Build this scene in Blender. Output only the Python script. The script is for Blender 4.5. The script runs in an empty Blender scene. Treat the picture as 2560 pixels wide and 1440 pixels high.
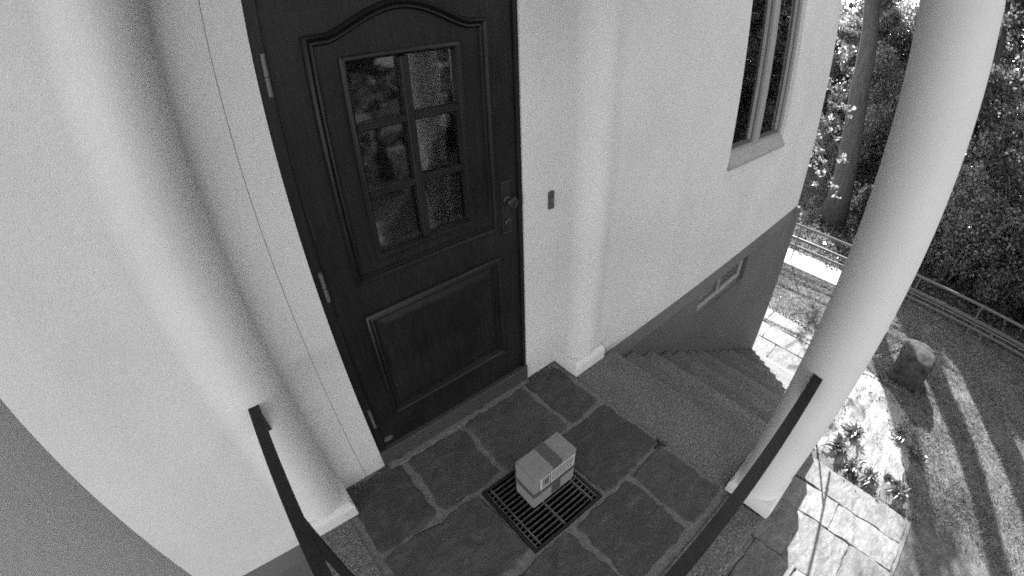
import bpy, math, random
import numpy as np
from mathutils import Matrix, Vector, noise as mnoise

random.seed(7)
RNG = np.random.default_rng(11)
SC = bpy.context.scene
COL = SC.collection
PI = math.pi

# ------------------------------------------------------------------ camera
cam = bpy.data.cameras.new('camera')
co = bpy.data.objects.new('camera', cam)
COL.objects.link(co)
cr = Vector((0.772086, -0.634611, -0.033944))
cu = Vector((0.382626, 0.421540, 0.822132))
cf = Vector((0.507425, 0.647745, -0.568284))
cl = Vector((-0.19890, -1.42116, 1.96612))
co.matrix_world = Matrix(((cr.x, cu.x, -cf.x, cl.x), (cr.y, cu.y, -cf.y, cl.y), (cr.z, cu.z, -cf.z, cl.z), (0, 0, 0, 1)))
cam.type = 'PANO'                      # wide security-camera lens with barrel distortion
cam.panorama_type = 'FISHEYE_LENS_POLYNOMIAL'
cam.sensor_fit = 'HORIZONTAL'
cam.sensor_width, cam.sensor_height = 36.0, 20.25
cam.fisheye_fov = math.radians(170)
cam.fisheye_polynomial_k0 = 0.0
cam.fisheye_polynomial_k1 = -0.06694471613947256
cam.fisheye_polynomial_k2 = 6.850992400950344e-05
cam.fisheye_polynomial_k3 = 2.826687350397475e-05
cam.fisheye_polynomial_k4 = -6.216152563088786e-07
cam.clip_start, cam.clip_end = 0.01, 1000.0
SC.camera = co

# ------------------------------------------------------------------ sky, sun, exposure
SUN_EL, SUN_AZ = math.radians(33), math.atan2(0.887, 0.461)      # azimuth from +Y towards +X
world = bpy.data.worlds.new('World')
SC.world = world
world.use_nodes = True
wn, wl = world.node_tree.nodes, world.node_tree.links
wn.clear()
sky = wn.new('ShaderNodeTexSky'); sky.sky_type = 'NISHITA'; sky.sun_disc = False
sky.sun_elevation, sky.sun_rotation = SUN_EL, SUN_AZ
bw = wn.new('ShaderNodeRGBToBW')       # the photograph is black and white
bg = wn.new('ShaderNodeBackground'); bg.inputs['Strength'].default_value = 0.15
wo = wn.new('ShaderNodeOutputWorld')
wl.new(sky.outputs[0], bw.inputs[0]); wl.new(bw.outputs[0], bg.inputs['Color']); wl.new(bg.outputs[0], wo.inputs[0])
sl = bpy.data.lights.new('sun', 'SUN'); sl.energy = 4.4; sl.angle = math.radians(0.65); sl.color = (1, 1, 1)
so = bpy.data.objects.new('sun', sl); COL.objects.link(so)
sd = Vector((math.sin(SUN_AZ) * math.cos(SUN_EL), math.cos(SUN_AZ) * math.cos(SUN_EL), math.sin(SUN_EL)))
so.rotation_euler = sd.to_track_quat('Z', 'Y').to_euler()
so.location = (8, 6, 9)
vs = SC.view_settings
SC.display_settings.display_device = 'sRGB'
vs.view_transform = 'Standard'; vs.look = 'None'; vs.gamma = 1.0; vs.use_curve_mapping = False
vs.exposure = 2.56
SC.cycles.use_denoising = False        # the photograph is grainy
SC.cycles.max_bounces = 10
SC.cycles.diffuse_bounces = 5
SC.cycles.transparent_max_bounces = 12
SC.cycles.filter_width = 1.7

# ------------------------------------------------------------------ materials
def g(v): return (v, v, v, 1.0)

class NT:
    def __init__(s, name):
        s.m = bpy.data.materials.new(name); s.m.use_nodes = True
        s.n, s.l = s.m.node_tree.nodes, s.m.node_tree.links
        s.b = s.n['Principled BSDF']
        s.pos = s.n.new('ShaderNodeNewGeometry').outputs['Position']
    def mapped(s, scale):
        mp = s.n.new('ShaderNodeMapping'); mp.inputs['Scale'].default_value = scale
        s.l.new(s.pos, mp.inputs['Vector']); return mp.outputs[0]
    def noise(s, scale, detail=4, rough=.55, vec=None, dist=0.0):
        t = s.n.new('ShaderNodeTexNoise'); t.inputs['Scale'].default_value = scale
        t.inputs['Detail'].default_value = detail; t.inputs['Roughness'].default_value = rough
        t.inputs['Distortion'].default_value = dist
        s.l.new(vec if vec else s.pos, t.inputs['Vector']); return t.outputs['Fac']
    def voronoi(s, scale, feature='F1', vec=None, out='Distance'):
        t = s.n.new('ShaderNodeTexVoronoi'); t.feature = feature; t.inputs['Scale'].default_value = scale
        s.l.new(vec if vec else s.pos, t.inputs['Vector']); return t.outputs[out]
    def ramp(s, fac, stops, smooth=False):
        r = s.n.new('ShaderNodeValToRGB')
        e = r.color_ramp.elements
        while len(e) < len(stops): e.new(0.5)
        for el, (p, v) in zip(e, stops): el.position = p; el.color = g(v)
        if smooth: r.color_ramp.interpolation = 'EASE'
        s.l.new(fac, r.inputs[0]); return r.outputs[0]
    def math(s, op, a, b):
        t = s.n.new('ShaderNodeMath'); t.operation = op
        for i, x in enumerate((a, b)):
            if isinstance(x, (int, float)): t.inputs[i].default_value = x
            else: s.l.new(x, t.inputs[i])
        return t.outputs[0]
    def mix(s, fac, a, b, mode='MIX'):
        t = s.n.new('ShaderNodeMix'); t.data_type = 'RGBA'; t.blend_type = mode
        for i, x in ((0, fac), (6, a), (7, b)):
            if isinstance(x, (int, float)): t.inputs[i].default_value = x if i == 0 else g(x)
            else: s.l.new(x, t.inputs[i])
        return t.outputs[2]
    def color(s, x):
        if isinstance(x, (int, float)): s.b.inputs['Base Color'].default_value = g(x)
        else: s.l.new(x, s.b.inputs['Base Color'])
    def rough(s, x):
        if isinstance(x, (int, float)): s.b.inputs['Roughness'].default_value = x
        else: s.l.new(x, s.b.inputs['Roughness'])
    def bump(s, h, strength=.4, dist=.004):
        t = s.n.new('ShaderNodeBump'); t.inputs['Strength'].default_value = strength; t.inputs['Distance'].default_value = dist
        s.l.new(h, t.inputs['Height']); s.l.new(t.outputs[0], s.b.inputs['Normal'])

def m_stucco():
    t = NT('white_stucco')
    b0 = t.ramp(t.noise(1.6, 5, .6), [(.3, .54), (.7, .61)])
    base = t.mix(1.0, b0, t.ramp(t.noise(1.0, 5, .65, t.mapped((5.0, 5.0, .6))), [(.35, .975), (.6, 1.0)]), 'MULTIPLY')
    fine = t.ramp(t.noise(260, 3, .7), [(.3, .80), (.7, 1.0)])
    t.color(t.mix(1.0, base, fine, 'MULTIPLY')); t.rough(.92)
    h = t.math('ADD', t.noise(190, 3, .65), t.math('MULTIPLY', t.noise(16, 3), .8))
    t.bump(h, .6, .0035); return t.m

def m_plaster():
    t = NT('smooth_white_plaster')
    base = t.ramp(t.noise(1.6, 5, .6), [(.3, .48), (.7, .54)])
    fine = t.ramp(t.noise(300, 3, .7), [(.3, .92), (.7, 1.0)])
    t.color(t.mix(1.0, base, fine, 'MULTIPLY')); t.rough(.9)
    t.bump(t.noise(150, 3, .6), .12, .002); return t.m

def m_plinth():
    t = NT('grey_plinth_render')
    t.color(t.mix(1.0, t.ramp(t.noise(2.2, 5), [(.3, .085), (.7, .112)]), t.ramp(t.noise(240, 3, .7), [(.3, .8), (.7, 1.05)]), 'MULTIPLY'))
    t.rough(.9); t.bump(t.noise(170, 3, .7), .5, .004); return t.m

def m_flag(i):
    t = NT('slate_flagstone'); o = i * 3.7
    mp = t.n.new('ShaderNodeMapping'); mp.inputs['Location'].default_value = (o, o * .6, o)
    mp.inputs['Rotation'].default_value = (0, 0, i * 1.13 + .5); mp.inputs['Scale'].default_value = (1, 1.9, 1)
    t.l.new(t.pos, mp.inputs['Vector']); v = mp.outputs[0]
    base = t.ramp(t.noise(9, 8, .68, v, .6), [(.28, .018 + .005 * (i % 3)), (.5, .032 + .005 * ((i * 2) % 5)), (.76, .075)])
    fine = t.ramp(t.noise(120, 5, .75), [(.3, .5), (.72, 1.6)])
    spots = t.ramp(t.noise(34, 5, .75, v), [(.67, 0), (.73, 1)])
    c = t.mix(1.0, base, fine, 'MULTIPLY')
    big = t.ramp(t.noise(3.2, 3, .6, v), [(.5, 0), (.66, .9)])
    t.color(t.mix(t.math('MULTIPLY', t.math('MULTIPLY', spots, big), .9), c, .12)); t.rough(.8)
    h = t.math('ADD', t.noise(22, 9, .76, v, .6), t.math('MULTIPLY', t.noise(150, 3), .3))
    t.bump(h, .65, .008); return t.m

def m_mortar():
    t = NT('mortar')
    t.color(t.mix(1.0, t.ramp(t.noise(30, 6, .7), [(.3, .09), (.7, .18)]), t.ramp(t.noise(300, 2), [(.3, .75), (.7, 1.1)]), 'MULTIPLY'))
    t.rough(.95); t.bump(t.noise(110, 5, .7), .9, .008); return t.m

def m_granite(k=1.0):
    t = NT('speckled_granite')
    s1 = t.ramp(t.noise(105, 4, .8), [(.37, .012 * k), (.45, .06 * k), (.56, .10 * k), (.65, .26 * k)])
    s2 = t.ramp(t.noise(4, 4), [(.3, .8), (.7, 1.1)])
    t.color(t.mix(1.0, s1, s2, 'MULTIPLY')); t.rough(.8); t.bump(t.noise(120, 4, .7), .35, .003); return t.m

def m_wood():
    t = NT('dark_stained_oak')
    v = t.mapped((42, 42, 2.2))
    grain = t.ramp(t.noise(3.0, 6, .65, v, .3), [(.3, .006), (.55, .010), (.75, .018)])
    tone = t.ramp(t.noise(2.4, 5), [(.3, .65), (.75, 1.4)])
    t.color(t.mix(1.0, grain, tone, 'MULTIPLY')); t.rough(t.ramp(t.noise(5, 4), [(.3, .38), (.7, .55)]))
    t.b.inputs['Specular IOR Level'].default_value = .26
    t.bump(t.noise(4.0, 5, .6, v), .25, .002); return t.m

def m_plain(name, v, r=.6, metal=0.0, var=.15, sc=60, bump=0.0, spec=.4):
    t = NT(name)
    t.color(t.ramp(t.noise(sc, 4, .6), [(.3, v * (1 - var)), (.7, v * (1 + var))])); t.rough(r)
    t.b.inputs['Metallic'].default_value = metal; t.b.inputs['Specular IOR Level'].default_value = spec
    if bump: t.bump(t.noise(sc * 2, 3), bump, .002)
    return t.m

def m_glass(name, tint=.55, gloss_rough=.02):
    m = bpy.data.materials.new(name); m.use_nodes = True
    n, l = m.node_tree.nodes, m.node_tree.links
    n.clear()
    tr = n.new('ShaderNodeBsdfTransparent'); tr.inputs[0].default_value = g(tint)
    gl = n.new('ShaderNodeBsdfGlossy'); gl.inputs['Color'].default_value = g(.95); gl.inputs['Roughness'].default_value = gloss_rough
    tc = n.new('ShaderNodeNewGeometry'); no = n.new('ShaderNodeTexNoise'); no.inputs['Scale'].default_value = 5
    bu = n.new('ShaderNodeBump'); bu.inputs['Strength'].default_value = .12; bu.inputs['Distance'].default_value = .01
    l.new(tc.outputs['Position'], no.inputs['Vector']); l.new(no.outputs[0], bu.inputs['Height']); l.new(bu.outputs[0], gl.inputs['Normal'])
    fr = n.new('ShaderNodeFresnel'); fr.inputs['IOR'].default_value = 1.9
    mx = n.new('ShaderNodeMixShader'); out = n.new('ShaderNodeOutputMaterial')
    l.new(fr.outputs[0], mx.inputs[0]); l.new(tr.outputs[0], mx.inputs[1]); l.new(gl.outputs[0], mx.inputs[2]); l.new(mx.outputs[0], out.inputs[0])
    return m

def m_slab(i):
    t = NT('paving_stone'); o = i * 2.3
    mp = t.n.new('ShaderNodeMapping'); mp.inputs['Location'].default_value = (o, -o, o); mp.inputs['Rotation'].default_value = (0, 0, i * .7)
    mp.inputs['Scale'].default_value = (1, 2.2, 1); t.l.new(t.pos, mp.inputs['Vector']); v = mp.outputs[0]
    k = .115 + .05 * ((i * 5) % 4) / 3
    c = t.ramp(t.noise(6, 8, .7, v, .8), [(.28, k * .4), (.5, k), (.72, k * 1.6)])
    t.color(t.mix(1.0, c, t.ramp(t.noise(120, 3, .7), [(.3, .7), (.7, 1.15)]), 'MULTIPLY')); t.rough(.9)
    t.bump(t.noise(14, 8, .7, v, .5), .7, .02); return t.m

def m_rock():
    t = NT('pale_bedrock'); v = t.mapped((1.0, 2.6, 1.0))
    c = t.ramp(t.noise(3.2, 10, .76, v, 1.2), [(.28, .06), (.42, .16), (.6, .27), (.75, .36)])
    ck = t.ramp(t.noise(2.0, 6, .6, t.mapped((.8, 2.4, 1.0)), 1.5), [(.485, 1), (.498, .35), (.502, .35), (.515, 1)])
    t.color(t.mix(1.0, c, ck, 'MULTIPLY')); t.rough(.9); t.bump(t.noise(9, 9, .75, v, .8), .9, .05); return t.m

def m_lawn():
    t = NT('lawn_soil')
    t.color(t.ramp(t.noise(7, 8, .75), [(.3, .035), (.5, .085), (.7, .15)])); t.rough(.95); t.bump(t.noise(60, 5, .7), 1.0, .03); return t.m

def m_leaf(name, v, gloss=.4, trans=.35):
    t = NT(name)
    oi = t.n.new('ShaderNodeTexNoise'); oi.inputs['Scale'].default_value = 9; oi.inputs['Detail'].default_value = 2
    t.l.new(t.pos, oi.inputs['Vector'])
    c = t.ramp(oi.outputs['Fac'], [(.3, v * .6), (.7, v * 1.5)])
    t.color(c); t.rough(gloss)
    tl = t.n.new('ShaderNodeBsdfTranslucent'); t.l.new(c, tl.inputs[0])
    mx = t.n.new('ShaderNodeMixShader'); mx.inputs[0].default_value = trans
    out = t.n['Material Output']
    t.l.new(t.b.outputs[0], mx.inputs[1]); t.l.new(tl.outputs[0], mx.inputs[2]); t.l.new(mx.outputs[0], out.inputs[0])
    return t.m

def m_bark():
    t = NT('tree_bark'); v = t.mapped((14, 14, 1.6))
    t.color(t.ramp(t.noise(2.2, 7, .7, v, .4), [(.3, .03), (.6, .075), (.8, .13)])); t.rough(.95); t.b.inputs['Specular IOR Level'].default_value = .1
    t.bump(t.noise(2.2, 6, .7, v, .4), 1.0, .03); return t.m

M = dict(stucco=m_stucco(), plaster=m_plaster(), plinth=m_plinth(), mortar=m_mortar(), granite=m_granite(1.15), wood=m_wood(),
         iron=m_plain('black_painted_iron', .012, .5, 0.0, .3, 30, 0, .25), grate=m_plain('galvanised_grate', .11, .5, .4, .35, 40),
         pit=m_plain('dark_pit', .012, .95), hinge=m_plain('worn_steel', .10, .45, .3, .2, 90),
         brass=m_plain('tarnished_brass', .03, .4, .5, .25, 90),
         glass=m_glass('door_glass', .7, .05), wglass=m_glass('window_glass', .35), bglass=m_glass('dull_cellar_glass', .35, .35),
         interior=m_plain('dim_interior', .12, .9), curtain=m_plain('pale_curtain', .24, .95, 0, .1, 12),
         card=m_plain('cardboard', .19, .9, 0, .10, 150, .2), tape=m_plain('parcel_tape', .075, .38, 0, .08, 60),
         paper=m_plain('label_paper', .40, .8, 0, .05, 200), ink=m_plain('label_ink', .03, .7),
         wframe=m_plain('grey_window_paint', .24, .6, 0, .12, 60), sill=m_plain('weathered_sill', .24, .85, 0, .2, 40, .3),
         wdark=m_plain('dark_window_paint', .07, .5), bwin=m_plain('basement_window_paint', .22, .7),
         bell=m_plain('doorbell_plastic', .05, .5), threshold=m_plain('weathered_threshold', .045, .6, 0, .2, 50),
         rock=m_rock(), lawn=m_lawn(), boulder=m_plain('granite_boulder', .042, .95, 0, .5, 12, 1.0, .05),
         concrete=m_plain('concrete_path', .38, .95, 0, .2, 20, .4), ground=m_plain('woodland_floor', .05, .95, 0, .4, 3, .5),
         leaf=m_leaf('dark_leaf', .10, .2, .55), leaf2=m_leaf('sunlit_tone_leaf', .18, .26, .55), plantleaf=m_leaf('garden_leaf', .10, .3, .25),  # leaf2 is a paler copy with sun sparkle put into its colour
         grass=m_leaf('grass_blade', .165, .6, .3), bark=m_bark(), twig=m_plain('twig_bark', .14, .9), fence=m_plain('fence_metal', .11, .4, .5, .2, 30),
         roof=m_plain('roof_board', .35, .9), chain=m_plain('chain_iron', .05, .5, .3), fwood=m_plain('weathered_fence_rail', .075, .8, 0, .25, 20))
GRAN = [m_granite(q) for q in (1.2, .95, 1.35, 1.1)]
FLAGM = [m_flag(i) for i in range(10)]
SLABM = [m_slab(i) for i in range(4)]

# ------------------------------------------------------------------ mesh building
class MB:
    def __init__(s): s.v, s.f = [], []
    def add(s, v, f):
        o = len(s.v); s.v += [tuple(p) for p in v]; s.f += [tuple(i + o for i in q) for q in f]; return s
    def box(s, x0, x1, y0, y1, z0, z1, bv=0.0):
        if bv <= 0:
            v = [(x, y, z) for z in (z0, z1) for y in (y0, y1) for x in (x0, x1)]
            return s.add(v, [(0, 2, 3, 1), (4, 5, 7, 6), (0, 1, 5, 4), (2, 6, 7, 3), (0, 4, 6, 2), (1, 3, 7, 5)])
        def ring(z, i): return [(x0 + i, y0, z), (x1 - i, y0, z), (x1, y0 + i, z), (x1, y1 - i, z), (x1 - i, y1, z), (x0 + i, y1, z), (x0, y1 - i, z), (x0, y0 + i, z)]
        def ring2(z): return [(x0 + bv, y0 + bv, z), (x1 - bv, y0 + bv, z), (x1 - bv, y0 + bv, z), (x1 - bv, y1 - bv, z), (x1 - bv, y1 - bv, z), (x0 + bv, y1 - bv, z), (x0 + bv, y1 - bv, z), (x0 + bv, y0 + bv, z)]
        a = ring2(z0) + ring(z0 + bv, bv) + ring(z1 - bv, bv) + ring2(z1)
        f = []
        for k in range(3):
            for i in range(8):
                j = (i + 1) % 8; f.append((k * 8 + i, k * 8 + j, (k + 1) * 8 + j, (k + 1) * 8 + i))
        f += [(7, 6, 5, 4, 3, 2, 1, 0), tuple(24 + i for i in range(8))]
        return s.add(a, f)
    def prism(s, pts, axis, a0, a1):
        """polygon pts (2-D) extruded along an axis: 'x': pts are (y,z); 'y': (x,z); 'z': (x,y)"""
        def P(p, a): return {'x': (a, p[0], p[1]), 'y': (p[0], a, p[1]), 'z': (p[0], p[1], a)}[axis]
        n = len(pts); v = [P(p, a0) for p in pts] + [P(p, a1) for p in pts]
        f = [(i, (i + 1) % n, n + (i + 1) % n, n + i) for i in range(n)] + [tuple(range(n - 1, -1, -1)), tuple(range(n, 2 * n))]
        return s.add(v, f)
    def tube(s, path, rad, seg=8, cap=True):
        path = [Vector(p) for p in path]; n = len(path)
        rad = [rad] * n if isinstance(rad, (int, float)) else rad
        v, f = [], []
        ref = None
        for i, p in enumerate(path):
            d = (path[min(i + 1, n - 1)] - path[max(i - 1, 0)]).normalized()
            if ref is None: ref = Vector((0, 0, 1)) if abs(d.z) < .9 else Vector((1, 0, 0))
            a = d.cross(ref).normalized(); b = d.cross(a).normalized(); ref = -b.cross(d).cross(d) if False else ref
            for k in range(seg):
                t = 2 * PI * k / seg; v.append(p + (a * math.cos(t) + b * math.sin(t)) * rad[i])
        for i in range(n - 1):
            for k in range(seg):
                j = (k + 1) % seg; f.append((i * seg + k, i * seg + j, (i + 1) * seg + j, (i + 1) * seg + k))
        if cap: f += [tuple(range(seg - 1, -1, -1)), tuple((n - 1) * seg + k for k in range(seg))]
        return s.add(v, f)
    def lathe(s, prof, cx, cy, seg=48):
        v, f = [], []; n = len(prof)
        for r, z in prof:
            for k in range(seg):
                t = 2 * PI * k / seg; v.append((cx + r * math.cos(t), cy + r * math.sin(t), z))
        for i in range(n - 1):
            for k in range(seg):
                j = (k + 1) % seg; f.append((i * seg + k, i * seg + j, (i + 1) * seg + j, (i + 1) * seg + k))
        f += [tuple(range(seg - 1, -1, -1)), tuple((n - 1) * seg + k for k in range(seg))]
        return s.add(v, f)

ORG = {}
def tag(o, label=None, cat=None, group=None, kind=None):
    for k, v in (('label', label), ('category', cat), ('group', group), ('kind', kind)):
        if v: o[k] = v
    return o
def empty(name, loc, label=None, cat=None, group=None, kind=None):
    o = bpy.data.objects.new(name, None); COL.objects.link(o); o.location = loc; o.empty_display_size = .1
    ORG[o.name] = Vector(loc); return tag(o, label, cat, group, kind)
def obj(name, mb, mat, parent=None, smooth=False, loc=None):
    org = ORG[parent.name] if parent else Vector(loc or (0, 0, 0))
    me = bpy.data.meshes.new(name)
    me.from_pydata([(a - org.x, b - org.y, c - org.z) for a, b, c in mb.v], [], mb.f); me.update()
    if smooth is True: me.shade_smooth()
    elif smooth:
        me.shade_smooth(); me.set_sharp_from_angle(angle=smooth)
    me.materials.append(mat)
    o = bpy.data.objects.new(name, me); COL.objects.link(o)
    if parent: o.parent = parent
    else: o.location = org
    ORG[o.name] = org; return o
def rawmesh(name, V, F, mat, parent=None, loc=(0, 0, 0)):
    """numpy vertices (n,3), faces (m,k) in the thing's own coordinates"""
    me = bpy.data.meshes.new(name); m, k = F.shape
    me.vertices.add(len(V)); me.vertices.foreach_set('co', np.ascontiguousarray(V, np.float32).ravel())
    me.loops.add(m * k); me.loops.foreach_set('vertex_index', np.ascontiguousarray(F, np.int32).ravel())
    me.polygons.add(m); me.polygons.foreach_set('loop_start', np.arange(0, m * k, k, dtype=np.int32))
    me.polygons.foreach_set('loop_total', np.full(m, k, np.int32)); me.update(calc_edges=True)
    me.materials.append(mat)
    o = bpy.data.objects.new(name, me); COL.objects.link(o)
    if parent: o.parent = parent
    else: o.location = loc
    return o

def stone(x0, x1, y0, y1, top, thick, jit=.008, seed=0, step=.05, bev=.006, tilt=.0):
    """one flat stone with an uneven outline: top face, worn edge, sides"""
    r = random.Random(seed); P = []
    def side(ax, ay, bx, by):
        n = max(2, int(math.hypot(bx - ax, by - ay) / step)); off = 0
        for i in range(n):
            t = i / n; off = off * .6 + r.uniform(-1, 1) * jit
            dx, dy = (by - ay), -(bx - ax); L = math.hypot(dx, dy)
            P.append((ax + (bx - ax) * t + dx / L * off, ay + (by - ay) * t + dy / L * off))
    c = min(.012, (x1 - x0) * .1, (y1 - y0) * .1)
    side(x0 + c, y0, x1 - c, y0); side(x1, y0 + c, x1, y1 - c); side(x1 - c, y1, x0 + c, y1); side(x0, y1 - c, x0, y0 + c)
    cx, cy = (x0 + x1) / 2, (y0 + y1) / 2; n = len(P)
    tx, ty = r.uniform(-tilt, tilt), r.uniform(-tilt, tilt)
    def zt(x, y): return top + (x - cx) * tx + (y - cy) * ty
    ins = []
    for x, y in P:
        L = math.hypot(x - cx, y - cy); ins.append((x - (x - cx) / L * bev * 1.6, y - (y - cy) / L * bev * 1.6))
    v = [(x, y, zt(x, y) - thick) for x, y in P] + [(x, y, zt(x, y) - bev) for x, y in P] + [(x, y, zt(x, y)) for x, y in ins]
    f = []
    for k in range(2):
        for i in range(n): j = (i + 1) % n; f.append((k * n + i, k * n + j, (k + 1) * n + j, (k + 1) * n + i))
    f.append(tuple(2 * n + i for i in range(n)))
    return MB().add(v, f)

ZG = -2.55        # garden level, the landing is z = 0

# ------------------------------------------------------------------ ground
gr = MB(); gr.add([(-300, -300, ZG - .08), (300, -300, ZG - .08), (300, 300, ZG - .08), (-300, 300, ZG - .08)], [(0, 1, 2, 3)])
tag(obj('ground', gr, M['ground']), 'dark woodland floor stretching away beyond the fence', 'ground', kind='structure')

# lawn sheet with gentle unevenness
def lawn_h(x, y): return ZG - .012 + .012 * math.sin(x * 2.1 + y) + .01 * math.sin(y * 3.1 - x)
nx, ny = 60, 90
LX0, LX1, LY0, LY1 = -6.0, 9.7, -16.0, 9.0
V = np.array([(LX0 + (LX1 - LX0) * i / nx, LY0 + (LY1 - LY0) * j / ny, 0) for j in range(ny + 1) for i in range(nx + 1)], float)
V[:, 2] = [lawn_h(x, y) for x, y, _ in V]
F = np.array([(j * (nx + 1) + i, j * (nx + 1) + i + 1, (j + 1) * (nx + 1) + i + 1, (j + 1) * (nx + 1) + i) for j in range(ny) for i in range(nx)])
tag(rawmesh('lawn', V, F, M['lawn']), 'worn lawn between the stone terrace and the fence', 'lawn', kind='structure')

# strip of pale concrete under the fence
k = MB()
k.box(8.86, 9.62, -1.35, 9, ZG - .2, ZG + .015)
tag(obj('fence_path', k, M['concrete']), 'pale concrete strip running along the foot of the fence', 'path', kind='structure')

# ------------------------------------------------------------------ house
HX0, HX1 = -5.0, 5.55
YL, YR = -.125, -.15              # facade left and right of the door recess
house = empty('house', (0.5, 0, ZG), 'white stuccoed house with grey plinth around the dark front door', 'house')
RXL, RXR = -.259, 1.253           # recess
CPL, CPR, PR = -.375, 1.367, .116
TOP = 4.6
# right facade with the window opening
WX0, WX1, WZ0, WZ1 = 2.91, 4.17, 1.06, 2.55
def stucco(name, *boxes):
    m = MB()
    for b in boxes: m.box(*b)
    return obj(name, m, M['stucco'], house)
WT = .25
ZB = -.06                          # bottom of the white render
stucco('facade_wall', (1.50, WX0, YR, YR + WT, ZB, TOP), (WX1, HX1, YR, YR + WT, ZB, TOP), (WX0, WX1, YR, YR + WT, ZB, WZ0 - .10), (WX0, WX1, YR + .036, YR + WT, WZ0 - .0995, WZ0 - .001), (WX0, WX1, YR, YR + WT, WZ1, TOP))
stucco('facade_wall', (HX0, -.52, YL, YL + WT, ZB, TOP))
stucco('side_wall', (HX1 - WT, HX1 - .002, YR + WT, 8, ZB, TOP), (HX0, HX0 + WT, YL + WT, 8, ZB, TOP), (HX0 + WT, HX1 - WT, 8 - WT, 8, ZB, TOP))
# recessed wall round the door: two leaves with the fine joint line between them
YD = -.006
stucco('recess_wall', (-.30, -.1155, YD, YD + .2, -.02, 3.0), (-.1125, 0.0, YD + .001, YD + .2, -.02, 3.0), (-.1155, -.1125, YD + .005, YD + .2, -.02, 3.0))
stucco('recess_wall', (1.0, 1.30, YD, YD + .2, -.02, 3.0))
stucco('recess_wall', (0.0, 1.0, YD, YD + .2, 2.36, 3.0))
stucco('recess_soffit', (-.27, 1.26, YR + .005, YD, 2.80, 3.0))
# half-round pilasters melting into the facade
def pilaster(cx, yw, sgn, xfar):
    yc = yw + PR - .042
    pts = [(cx - sgn * 0.0 + sgn * PR, YD + .02), (cx + sgn * PR, yc)]
    N = 22
    for i in range(1, N):
        t = PI / 2 * i / (N - 1) * 1.0
        pts.append((cx + sgn * PR * math.cos(t), yc - PR * math.sin(t)))
    for i in range(1, 17):
        s = i / 16; w = s * s * (3 - 2 * s) if s < 1 else 1
        pts.append((cx + (xfar - cx) * s, (yc - PR) * (1 - w) + (yw - .001) * w))
    pts.append((xfar, YD + .02))
    m = MB().prism(pts, 'z', -.02, 3.0)
    p = obj('pilaster', m, M['stucco'], house, smooth=math.radians(40))
    b = MB(); hw = .135; yf = yw - .058
    x0, x1 = cx - hw, cx + hw
    zb, zc, ins = .072, .098, .022
    b.add([(x0, yf, 0), (x1, yf, 0), (x1, YD + .01, 0), (x0, YD + .01, 0), (x0, yf, zb), (x1, yf, zb), (x1, YD + .01, zb), (x0, YD + .01, zb),
           (x0 + ins * .5, yf + ins, zc), (x1 - ins * .5, yf + ins, zc), (x1 - ins * .5, YD + .01, zc), (x0 + ins * .5, YD + .01, zc)],
          [(0, 1, 5, 4), (1, 2, 6, 5), (3, 0, 4, 7), (4, 5, 9, 8), (5, 6, 10, 9), (7, 4, 8, 11), (8, 9, 10, 11)])
    o = obj('pilaster_base', b, M['stucco'], house)
    md = o.modifiers.new('soft', 'BEVEL'); md.width = .008; md.segments = 3
    o.data.shade_smooth()
pilaster(CPL, YL, 1, -.522)
pilaster(CPR, YR, -1, 1.522)
# plinth with sloped shoulder
def plinth(x0, x1, yw, parent=house):
    prof = [(yw + .2, ZG - .1), (yw - .045, ZG - .1), (yw - .045, ZB - .075), (yw - .003, ZB), (yw + .2, ZB)]
    return prof
BX0, BX1, BZ0, BZ1 = 2.84, 3.88, -.43, -.1365     # basement window opening
m = MB()
pr = plinth(0, 0, YR)
m.prism(pr, 'x', 1.56, BX0); m.prism(pr, 'x', BX1, HX1 + .003)
m.prism([(YR + .2, ZG - .1), (YR - .045, ZG - .1), (YR - .045, BZ0), (YR + .2, BZ0)], 'x', BX0, BX1)
m.prism([(YR + .2, BZ1), (YR - .045, BZ1), (YR - .045, ZB - .075), (YR - .003, ZB), (YR + .2, ZB)], 'x', BX0, BX1)
obj('plinth', m, M['plinth'], house)
m = MB().prism([(HX1 - .2, ZG - .1), (HX1 + .045, ZG - .1), (HX1 + .045, ZB - .075), (HX1, ZB), (HX1 - .2, ZB)], 'y', YR - .044, 8.0)
obj('plinth', m, M['plinth'], house)
m = MB().prism(plinth(0, 0, YL), 'x', HX0, -.5)
obj('plinth', m, M['plinth'], house)
# roof
m = MB(); m.prism([(-.55, TOP), (-.55, TOP + .15), (4, TOP + 2.3), (8.5, TOP + .15), (8.5, TOP)], 'x', HX0 - .3, HX1 + .06)
obj('roof', m, M['roof'], house)
# interior shells behind the glass so that no daylight shows through
def shell(x0, x1, y0, y1, z0, z1):
    return MB().add([(x0, y0, z0), (x1, y0, z0), (x1, y1, z0), (x0, y1, z0), (x0, y0, z1), (x1, y0, z1), (x1, y1, z1), (x0, y1, z1)],
                    [(0, 1, 2, 3), (4, 7, 6, 5), (1, 5, 6, 2), (2, 6, 7, 3), (3, 7, 4, 0)])
obj('hall_interior', shell(-.2, 1.2, .2, 2.6, -.02, 2.6), M['interior'], house)
obj('room_interior', shell(2.6, 4.5, .09, 2.5, .6, 2.7), M['interior'], house)
obj('cellar_interior', shell(2.65, 3.95, .04, 1.2, -.9, -.02), M['interior'], house)

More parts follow.
